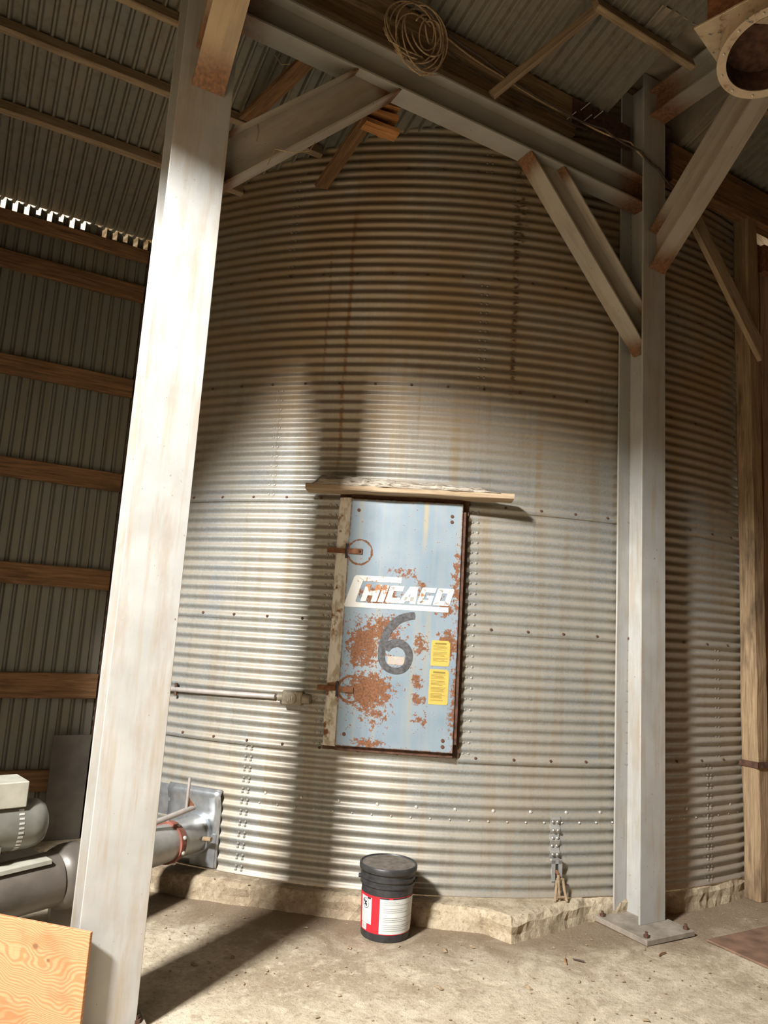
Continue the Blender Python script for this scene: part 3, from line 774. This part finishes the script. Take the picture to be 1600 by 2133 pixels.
wp = timber('timber_post', 'rough square timber post at the right edge, beside the bin', (4.93, 3.350, 0), (4.93, 3.350, 4.94), .125, .135, 'wood_post', cat='timber post', up=(1, 0, 0), jit=.005)
timber('timber_header', 'heavy timber header above the post at the right edge', (4.02, 3.33, 5.085), (5.55, 3.33, 5.085), .11, .30, 'wood_dark')
timber('timber_brace', 'wooden knee brace nailed across the timber post at right', (4.19, 3.245, 4.68), (4.935, 3.245, 3.865), .04, .125, 'wood_pale', cat='timber brace', up=(1, 0, 1), cut1=-.9, jit=.004)
stp = MB().box(-.078, .5, -.079, -.073, -.02, .02).box(-.079, -.073, -.079, .07, -.02, .02).build('steel_strap', 'rust_dark', None, Matrix.Translation((4.93, 3.350, .88)))
tag(stp, 'flat rusty strap wrapped round the timber post low down', 'strap')
rb = MB().box(5.10, 5.56, 3.30, 3.36, 4.58, 4.80).build('rusty_beam_end', 'rust'); tag(rb, 'red-brown steel beam end at the right edge near the header', 'steel beam')

# weathered board above the bin door
ld = tag(empty('drip_board', (CX + dn.x * 3.83, CY + dn.y * 3.83, 2.48)), 'weathered split board fixed over the bin door as a drip ledge', 'board')
LM = lambda x, y, z: Matrix.Translation(dx_ * x + dn * (-y) + Vector((0, 0, z))) @ Matrix(((dx_.x, -dn.x, 0, 0), (dx_.y, -dn.y, 0, 0), (0, 0, 1, 0), (0, 0, 0, 1)))
rough_plank(1.285, .15, .034, jit=.004, seg=22).build('plank', 'wood_pale', ld, LM(-.632, -.02, .002))
def rot():
    mb = MB(); n = 60; vv = []
    for i in range(n + 1):
        x = 1.17 * i / n; t = i / n
        top = .092 - .040 * t + .014 * noise.noise((x * 7, 0, 1)) + .009 * noise.noise((x * 25, 0, 2)); env = min(1, t / .05, (1 - t) / .12)
        for (y, z) in ((-.100 + .014 * noise.noise((x * 12, 3, 0)), .018), (-.092 + .014 * noise.noise((x * 16, 7, 0)), .018 + (top - .018) * .55 * env), (-.055, .018 + (top - .018) * env), (.02, .018 + (top - .022) * env + .008), (.04, .018)):
            vv.append((x, y, z))
    mb.add(vv, [(i * 5 + j, i * 5 + (j + 1) % 5, (i + 1) * 5 + (j + 1) % 5, (i + 1) * 5 + j) for i in range(n) for j in range(5)])
    return mb.build('rotten_top', 'wood_rot', ld, LM(-.60, 0, .0))
rot()

# ---------------------------------------------------------------- bucket
bx, by = 2.245, 3.735
bk = tag(empty('plastic_bucket', (bx, by, 0)), 'black plastic pail with lid and red and white label on the floor', 'bucket')
prof = [(.128, .004), (.131, .0), (.133, .01), (.142, .265), (.150, .267), (.150, .280), (.144, .283), (.145, .296), (.152, .298), (.152, .312), (.146, .315), (.147, .345)]
MB().lathe(prof, 56).build('body', 'black', bk, smooth=True, sharp=35)
MB().lathe([(.149, .338), (.158, .338), (.160, .346), (.160, .362), (.156, .368), (.150, .368), (.146, .361), (.10, .3605), (.002, .362)], 56, None, True, True).build('lid', 'black', bk, smooth=True, sharp=35)
tag(MB().lathe([(.146, .3615), (.08, .363), (.002, .3645)], 48, None, False, True).build('dust_layer', 'dusty_lid', bk, smooth=True), 'grey dust lying on the lid')
ca = math.atan2(-by, -bx)                            # direction to the viewer
def wrap(a0, a1, z0, z1, name, mat, off, parent, round_=0):
    n = max(2, int(abs(a1 - a0) / 4)); mb = MB(); vv = []
    for z in (z0, z1):
        for i in range(n + 1):
            a = ca + R(a0 + (a1 - a0) * i / n); r = .1332 + (z - .01) * (.142 - .133) / .255 + off
            vv.append((r * math.cos(a), r * math.sin(a), z))
    mb.add(vv, [(i, i + 1, n + 2 + i, n + 1 + i) for i in range(n)]); return mb.build(name, mat, parent)
lb = wrap(-150, 150, .038, .225, 'label', 'red', .0010, bk); tag(lb, 'red wrap-round label')
# viewer's right is towards increasing angle about the bucket axis
wrap(-14, 118, .042, .216, 'white_panel', 'white', .0016, lb)
wrap(-68, -34, .078, .212, 'white_panel', 'white', .0016, lb)
wrap(-66, -48, .044, .076, 'white_panel', 'white', .0016, lb)
wrap(-14, 6, .216, .2225, 'black_header', 'ink', .0020, lb); wrap(14, 52, .216, .2225, 'black_header', 'ink', .0020, lb); wrap(62, 110, .217, .2215, 'black_header', 'ink', .0020, lb)
wrap(-46, -36, .203, .212, 'black_header', 'ink', .0020, lb)
for k in range(17):
    if k in (3, 7, 8, 12): continue
    z = .205 - k * .0092
    wrap(-6, 20 + random.random() * 75, z, z + .0028, 'print_line', 'ink_pale', .0020, lb)
for k in range(6): wrap(88, 98, .20 - k * .022, .2045 - k * .022, 'print_line', 'ink', .0020, lb)
for k in range(8): wrap(-63, -42, .135 - k * .0068, .137 - k * .0068, 'print_line', 'ink_pale', .0020, lb)
for k in range(5): wrap(-63 + 2.6 * k, -61.8 + 2.6 * k, .050, .070, 'bar_stripe', 'ink_pale', .0020, lb)
def emblem():
    mb = MB(); cz, ang = .178, -52
    def pt(u, v, off=.0021):
        a = ca + R(ang) + u / .137; r = .1332 + (cz + v - .01) * .035 + off; return (r * math.cos(a), r * math.sin(a), cz + v)
    n = 28
    vv = [pt(rr * math.cos(2 * math.pi * i / n), rr * math.sin(2 * math.pi * i / n)) for rr in (.0235, .0262) for i in range(n)]
    mb.add(vv, [(i, (i + 1) % n, n + (i + 1) % n, n + i) for i in range(n)])
    for (pts, wd) in (([(-.012, .018), (-.006, .006), (.002, -.004), (.006, -.016)], .0045), ([(-.016, .008), (-.006, .004), (.008, .006)], .003), ([(-.010, -.012), (-.002, -.002), (.012, -.006)], .003), ([(.0, .002), (.010, .012)], .003)):
        for (a, b_) in zip(pts, pts[1:]):
            A, B = Vector(a), Vector(b_); nn = Vector((-(B - A).y, (B - A).x)).normalized() * wd
            mb.add([pt(*(A + nn), .0022), pt(*(B + nn), .0022), pt(*(B - nn), .0022), pt(*(A - nn), .0022)], [(0, 1, 2, 3)])
    return mb.build('emblem', 'ink', lb)
emblem()
hd = []
for i in range(25):
    t = math.pi * i / 24; a = ca + R(90); rt = Vector((math.cos(a), math.sin(a), 0)); fw = Vector((-math.cos(ca), -math.sin(ca), 0))
    p = rt * (math.cos(t) * .160) + fw * (math.sin(t) * .150) + Vector((0, 0, .288 - .045 * math.sin(t))); hd.append(p)
MB().tube(hd, .0022, 6).build('wire_handle', 'bolt', bk)
for s in (-1, 1):
    a = ca + R(90) * s; MB().cyl((.143 * math.cos(a), .143 * math.sin(a), .288), (.162 * math.cos(a), .162 * math.sin(a), .288), .012, n=12).build('handle_lug', 'black', bk)

# ---------------------------------------------------------------- unloading conveyor at the left
T0 = Vector((1.465, 4.773, .315)); td = (Vector((T0.x, T0.y)) - Vector((CX, CY))).normalized(); TD = Vector((td.x, td.y, .035)).normalized()
at = lambda t: T0 + TD * t
un = tag(empty('unloading_tube', (1.2, 4.55, 0)), 'dusty galvanised unloading tube running from the bin boot plate to the left', 'conveyor tube')
off = Vector((-1.2, -4.55, 0))
MB().cyl(at(.03) + off, at(1.02) + off, .105, n=40).build('tube', 'tube', un, smooth=True, sharp=40)
MB().cyl(at(.01) + off, at(.05) + off, .122, n=40).build('collar', 'galv_new', un, smooth=True, sharp=40)
for t in (.27,):
    MB().cyl(at(t) + off, at(t + .045) + off, .118, n=40).build('clamp_band', 'band', un, smooth=True, sharp=40)
    for k in range(5):
        a = R(-60 + 40 * k); q = TD.to_track_quat('Z', 'Y'); c0 = at(t + .022) + off + q @ Vector((.118 * math.cos(a), .118 * math.sin(a), 0)); mb = MB(); dome(mb, c0, c0 - (at(t + .022) + off), .012, .012, 8); mb.build('clamp_bolt', 'bolt_bright', un)
MB().box(-.02, .02, -.02, .02, .0, .22, Matrix.Translation(at(.55) + off - Vector((0, 0, at(.55).z)))).build('support_leg', 'tube_dark', un)
MB().cyl(at(.10) + off + Vector((.075, -.085, .0)), at(.10) + off + Vector((.11, -.13, .005)), .014, n=10).build('latch_lug', 'shackle', un)
# control rod above the tube
cr_ = tag(empty('control_rod', (1.2, 4.55, .45)), 'grey gate control rod with upright handle above the unloading tube', 'rod')
MB().cyl((-.42, -.25, -.035), (.165, .0, .075), .016, n=14).build('rod', 'conduit', cr_, smooth=True, sharp=40)
MB().cyl((.112, -.02, .06), (.120, -.005, .245), .0095, n=10).build('handle', 'conduit', cr_, smooth=True, sharp=40)
MB().prism([(.12, .07), (.17, .075), (.12, .14)], -.015, -.009).build('gusset', 'rust', cr_)
# gearbox housing with trough
gh = tag(empty('auger_housing', (.42, 3.95, 0)), 'round dark auger housing on the floor end of the unloading tube', 'auger housing')
o2 = Vector((-.42, -3.95, 0)); q = TD.to_track_quat('Z', 'Y')
hc = at(1.02) + o2
MB().lathe([(.105, -.03), (.135, .0), (.148, .03), (.150, .08), (.142, .12), (.115, .155), (.06, .175), (.002, .18)], 40, Matrix.Translation(hc) @ q.to_matrix().to_4x4(), True, True).build('end_bell', 'tube_dark', gh, smooth=True, sharp=50)
side = Vector((-.86, -.28, 0)).normalized()
MB().cyl(hc + TD * .08 + side * .05, hc + TD * .08 + side * .95 + Vector((0, 0, -.05)), .125, n=36).build('cross_tube', 'tube_dark', gh, smooth=True, sharp=40)
M, L = frame(hc + TD * .08 + side * .12 + Vector((0, 0, .10)), hc + TD * .08 + side * .9 + Vector((0, 0, .06)))
MB().box(0, L, -.13, .10, 0, .018, M).box(0, L, -.135, -.125, -.09, .018, M).build('trough_lid', 'motor_box', gh)
MB().box(-.06, .06, -.05, .05, .0, .24, Matrix.Translation((hc.x - .05, hc.y - .03, 0))).build('foot', 'tube_dark', gh)
# motor above
mo = tag(empty('drive_motor', (.25, 4.0, .5)), 'grey electric motor with rounded slotted end and boxy cover at left', 'motor')
ax = Vector((-.97, -.22, 0)).normalized(); me_ = Vector((.215, .04, .125)); q = ax.to_track_quat('Z', 'Y'); MM = Matrix.Translation(me_) @ q.to_matrix().to_4x4()
MB().lathe([(.002, -.03), (.05, -.026), (.085, -.01), (.105, .02), (.112, .055), (.112, .62)], 44, MM).build('motor_shell', 'motor', mo, smooth=True, sharp=50)
for k in range(13):
    a = R(-70 + 10.5 * k); c0 = me_ + ax * .115; dr = q @ Vector((math.cos(a), math.sin(a), 0))
    M = frame(c0 + dr * .1105, c0 + dr * .1105 + ax * .022, dr)[0]; MB().box(-.011, .011, -.0045, .0045, 0, .0035, M).build('vent_slot', 'bolt_bright', mo)
M, L = frame(me_ + ax * .10 + Vector((0, 0, .095)), me_ + ax * .62 + Vector((0, 0, .095)))
MB().box(0, L, -.095, .095, 0, .115, M).build('cover_box', 'motor_box', mo, bevel=.004)
MB().box(-.10, .10, -.05, .05, -.075, .02, Matrix.Translation(me_ + ax * .3)).box(-.13, .13, -.07, .07, -.10, -.07, Matrix.Translation(me_ + ax * .3)).build('mount', 'tube_dark', mo)

# ---------------------------------------------------------------- conduit and switch box on the bin
co = tag(empty('conduit', (1.6, 4.6, 1.18)), 'steel conduit with a small cast outlet box on the bin wall left of the door', 'conduit')
oc = Vector((-1.6, -4.6, -1.18)); cyl_ = lambda a, r_, z: Vector((CX + math.sin(R(a)) * r_, CY - math.cos(R(a)) * r_, z)) + oc
MB().tube([cyl_(-58 + 1.6 * i, CR + .028, 1.165 + .0023 * i) for i in range(10)], .0155, 12).build('pipe', 'conduit', co, smooth=True, sharp=40)
MB().tube([cyl_(-54.6, CR + .026, 1.13 + .02 * i) for i in range(5)], .010, 6).build('pipe_clip', 'rust_dark', co)
bm_ = Matrix.Translation(cyl_(-41.7, CR + .032, 1.188)) @ Matrix.Rotation(R(-41.7), 4, 'Z') @ Matrix.Scale(1.2, 4)
box_ = MB().box(-.058, .05, -.028, .02, -.036, .036).build('outlet_box', 'cast', co, bm_, bevel=.006)
MB().lathe([(.030, 0), (.030, .006), (.022, .010), (.002, .010)], 24, Matrix.Translation((-.008, -.028, 0)) @ Matrix.Rotation(R(90), 4, 'X')).build('round_cover', 'cast', box_, smooth=True, sharp=30)
for k in (-1, 0, 1): MB().box(-.009 + k * .009, -.007 + k * .009, -.042, -.037, -.012, .012).build('slot', 'bolt_bright', box_)
MB().cyl((.05, -.004, 0), (.088, -.004, -.002), .026, .022, n=14).build('end_fitting', 'cast', box_, smooth=True, sharp=40)
MB().cyl((-.085, -.004, -.002), (-.056, -.004, 0), .020, n=14).build('end_fitting', 'cast', box_, smooth=True, sharp=40)

# ---------------------------------------------------------------- anchor tie at the foot of the bin
an = tag(empty('anchor_tie', (CX + math.sin(R(-16.8)) * CR, CY - math.cos(R(-16.8)) * CR, .12)), 'bolted hold-down bracket and rusty rod anchoring the bin to the pad', 'anchor')
AM = Matrix.Rotation(R(-16.8), 4, 'Z')
vv = MB(); cols = []
for j in range(15):
    z = .225 + .24 * j / 14; y = -.008 - wavez(z + .12) * .9
    cols.append([(-.030, y, z), (.030, y, z)])
vv.add([p for c_ in cols for p in c_], [(2 * j, 2 * j + 1, 2 * j + 3, 2 * j + 2) for j in range(14)])
o = vv.build('bracket', 'tube', an, AM); s = o.modifiers.new('s', 'SOLIDIFY'); s.thickness = .004
for j in range(5):
    for x in (-.015, .015):
        mb = MB(); z = .25 + .046 * j; dome(mb, (x, -.012 - wavez(z + .12) * .9, z), (0, -1, 0), .009, .007, 6); mb.build('bracket_bolt', 'bolt', an, AM)
sl_ = MB().box(-.034, -.010, -.045, -.039, .10, .225).box(.010, .034, -.045, -.039, .10, .225).box(-.034, .034, -.045, -.039, .205, .232).box(-.034, .034, -.045, -.039, .098, .108)
sl_.build('slotted_plate', 'galv_new', an, AM); MB().box(-.010, .010, -.038, -.034, .11, .205).build('slot', 'ink', an, AM)
MB().box(-.030, .030, -.040, -.010, .215, .228).build('plate_ledge', 'tube', an, AM)
MB().cyl((.002, -.060, .15), (.018, -.050, -.005), .0085, n=10).build('rod', 'shackle', an, AM)
mb = MB().cyl((.002, -.064, .15), (.0, -.036, .163), .0085, n=10); mb.build('rod_hook', 'rust', an, AM)
mb = MB()
for s in (-1, 1): mb.tube([(.018 + s * .020, -.05, -.0), (.018 + s * .026, -.056, -.05), (.018 + s * .038, -.07, -.112)], .0085, 8)
mb.tube([(-.004, -.05, .002), (.018, -.05, .010), (.040, -.05, .002)], .0085, 8); mb.tube([(-.010, -.064, -.09), (.046, -.064, -.09)], .007, 8)
mb.build('shackle', 'shackle', an, AM @ Matrix.Translation((0, 0, .116 - .0)))

# ---------------------------------------------------------------- spout at the top right
SPC = Vector((2.86, 1.80, 4.325)); SPD = Vector((-.12, -.22, -.96)).normalized()
sp = tag(empty('grain_spout', SPC), 'rusty round grain spout with flanged open end at the top right', 'spout')
q = SPD.to_track_quat('Z', 'Y').to_matrix().to_4x4() @ Matrix.Rotation(R(25), 4, 'Z')
def m_spout():
    b = NB('spout_paint'); c = b.coord(); n = b.noise(c, 9, 5, .65); n2 = b.noise(c, 22, 4)
    col = b.mix(b.rng(n, .35, .6), (.60, .50, .37), (.48, .38, .27))
    col = b.mix(b.rng(n, .57, .66), col, (.24, .11, .06)); col = b.mix(b.rng(n2, .64, .70), col, (.13, .13, .15))
    return b.done(col, .5, .1)
MT['spout'] = m_spout()
MB().lathe([(.195, -.125), (.195, -.01), (.195, 0), (.186, 0), (.184, -.125)], 56, q, False, False).build('spout_body', 'spout', sp, smooth=True, sharp=40)
MB().lathe([(.186, 0), (.226, 0), (.226, .012), (.186, .012), (.186, 0)], 56, q, False, False).build('mouth_flange', 'spout', sp, smooth=True, sharp=40)
MB().lathe([(.002, -.118), (.182, -.118), (.183, .010)], 48, q, True, False).build('rusty_lining', 'rust_dark', sp, smooth=True, sharp=40)
for k in range(12):
    a = R(30 * k + 10); mb = MB(); p = q @ Vector((.208 * math.cos(a), .208 * math.sin(a), .012)); dome(mb, p, SPD, .007, .008, 6); mb.build('flange_bolt', 'bolt_bright', sp)
PQ = Matrix.Translation(-SPD * .13) @ Matrix.Rotation(R(15), 4, 'Z')
MB().box(-.235, .235, -.235, .235, 0, .012, PQ).build('square_flange', 'spout', sp, bevel=.002)
MB().box(-.19, .19, -.19, .19, .012, .95, PQ).build('transition', 'rust', sp, bevel=.002)

# ---------------------------------------------------------------- wires
def ring_pts(c, rx, rz, a0, a1, n, tilt=0, yv=.02, ph=0):
    o = []
    for i in range(n + 1):
        a = a0 + (a1 - a0) * i / n; x, z = rx * math.cos(a), rz * math.sin(a)
        o.append(Vector((c[0] + x * math.cos(tilt) - z * math.sin(tilt), c[1] + yv * math.sin(a * 1.3 + ph), c[2] + x * math.sin(tilt) + z * math.cos(tilt))))
    return o
wc = MB(); c0 = (1.845, 3.24, 4.985)
for (dx0, dz0, rx, rz, tl, ph) in ((.05, -.01, .155, .20, -.25, 0), (.03, .0, .175, .185, -.3, 1), (.0, .0, .165, .205, -.1, 2), (-.02, .01, .17, .19, .1, 3), (.05, .03, .14, .165, -.5, 4), (.07, .02, .10, .14, -.4, 5), (.08, .04, .065, .085, -.2, 1.5), (-.04, .0, .155, .18, .2, 2.5), (.02, -.05, .16, .17, -.6, .5), (.08, .05, .04, .05, .3, .9)):
    a = random.random() * 6
    wc.tube(ring_pts((c0[0] + dx0 - .02, c0[1], c0[2] + dz0), rx, rz, a, a + 5.6 + random.random() * .7, 40, tl, .025, ph), .0048, 6)
wc.tube([(1.62, 3.22, 4.86), (1.60, 3.22, 4.90), (1.64, 3.22, 4.84), (1.76, 3.22, 4.83), (1.86, 3.22, 4.84)], .0042, 6)
wc.tube([(1.88, 3.25, 5.17), (1.84, 3.26, 5.23), (1.79, 3.27, 5.35)], .0055, 6)
wc.tube([(1.70, 3.22, 4.86), (1.73, 3.205, 4.74), (1.84, 3.20, 4.70), (1.99, 3.21, 4.78), (2.0, 3.23, 4.86)], .003, 6)
wco = wc.build('wire_coil', 'wire', smooth=True); tag(wco, 'tangled coil of tan wire hung above the steel beam', 'wire coil')
def cable(pts, r, label, mat):
    ps = []
    for (a, b_) in zip(pts, pts[1:]):
        A, B = Vector(a), Vector(b_)
        for i in range(8): ps.append(A.lerp(B, i / 8) - Vector((0, 0, .02 * math.sin(math.pi * i / 8))))
    ps.append(Vector(pts[-1])); tag(MB().tube(ps, r, 6).build('cable', mat, smooth=True), label, 'cable')
cable([(1.95, 3.31, 5.22), (2.32, 3.30, 5.12), (2.90, 3.29, 5.035), (3.33, 3.27, 5.04), (3.62, 3.225, 4.97), (3.80, 3.22, 4.90), (3.99, 3.22, 4.80)], .008, 'dark cable running along the roof girder past the right post', 'cable')
cable([(2.0, 3.335, 5.19), (2.5, 3.335, 5.10), (3.1, 3.32, 5.06), (3.55, 3.24, 5.01), (3.72, 3.225, 4.93)], .006, 'tan cable draped along the girder beside the dark cable', 'wire')
cable([(2.05, 3.35, 5.12), (2.45, 3.34, 5.03), (2.85, 3.33, 5.03), (3.2, 3.32, 5.02)], .005, 'thin black wire sagging below the roof girder', 'cable')
for k, (x, z) in enumerate(((3.18, 5.16), (3.30, 5.15), (3.20, 5.08), (3.06, 5.04))):
    tag(MB().cyl((x, 3.34, z), (x + .01, 3.265, z + .012), .003, n=6).build('nail', 'bolt_bright'), ['nail point at the left end of the red splice, uppermost of four', 'nail point right of the others on the red splice', 'nail point just under the uppermost one on the red splice', 'nail point lowest and leftmost, in the wooden girder end'][k], 'nail', 'nails at the girder splice')

# ---------------------------------------------------------------- plywood and steel sheet
pd = Vector((-.714, .70, 0)).normalized(); PM, _ = frame((.603, 3.165, 0), Vector((.603, 3.165, 0)) + pd, (0, 0, 1))
ply = tag(empty('plywood_sheet', M=PM), 'orange-brown plywood offcut standing in the bottom left corner', 'plywood')
MB().box(0, .62, .0, .016, .0, .425).build('face_panel', 'ply', ply, bevel=.0015)
ms = MB().box(3.925, 4.75, 2.30, 2.985, .0, .012).build('steel_sheet', 'mat', bevel=.003); tag(ms, 'flat brown rusty steel sheet lying on the floor at right', 'steel sheet')

# ---------------------------------------------------------------- litter
def litter():
    mb = MB()
    for _ in range(520):
        x = random.uniform(.9, 4.9); y = random.uniform(1.9, 4.6)
        if (x - CX) ** 2 + (y - CY) ** 2 < (CR + .1) ** 2: continue
        s = random.uniform(.002, .006) * (2 if random.random() < .06 else 1); a = random.random() * 6.28
        zb_ = .122 if y > 3.42 + max(0, (2.8 - x)) * .75 and x < 3.5 else .002
        M = Matrix.Translation((x, y, zb_)) @ Matrix.Rotation(a, 4, 'Z') @ Matrix.Diagonal((random.uniform(.8, 2.6), 1, .7, 1))
        mb.add([M @ Vector(v) * 1 for v in ((-s, -s, 0), (s, -s * .7, 0), (s * .8, s, 0), (-s * .9, s * .8, 0), (0, 0, s * 1.2))], [(0, 1, 4), (1, 2, 4), (2, 3, 4), (3, 0, 4), (3, 2, 1, 0)])
    return mb.build('floor_litter', 'shackle')
tag(litter(), 'scattered grain crumbs and grit on the concrete floor', 'litter', kind='stuff')
for k, (x, y, a, l_, m_) in enumerate(((2.95, 3.08, .9, .07, 'wood_orange'), (3.02, 3.06, 2.2, .06, 'cable'), (3.52, 2.95, .2, .07, 'rust'))):
    M = Matrix.Translation((x, y, .006)) @ Matrix.Rotation(a, 4, 'Z')
    tag(MB().tube([(-l_ / 2, 0, 0), (0, .004, .002), (l_ / 2, 0, 0)], .004, 6).build('twig', m_, None, M), ['short orange splinter lying on the floor right of the bucket', 'short black scrap lying beside the orange splinter', 'thin rusty sliver on the floor at the base plate corner'][k], 'debris')
def strand(pts, label):
    tag(MB().tube(pts, .0022, 5).build('straw_strand', 'straw'), label, 'straw')
strand([(1.28, 3.27, 4.10), (1.26, 3.26, 4.06), (1.24, 3.25, 4.02), (1.16, 3.25, 3.98), (1.06, 3.25, 3.96), (1.03, 3.25, 3.86)], 'straw strand dangling below the left knee brace')
strand([(.985, 3.3305, 4.12), (.99, 3.326, 4.07), (.985, 3.3305, 4.02)], 'short straw strand hanging on the web of the left knee brace')
strand([(1.06, 3.40, 4.60), (1.10, 3.40, 4.56), (1.15, 3.40, 4.585)], 'curl of straw under the left end of the overhead beam')
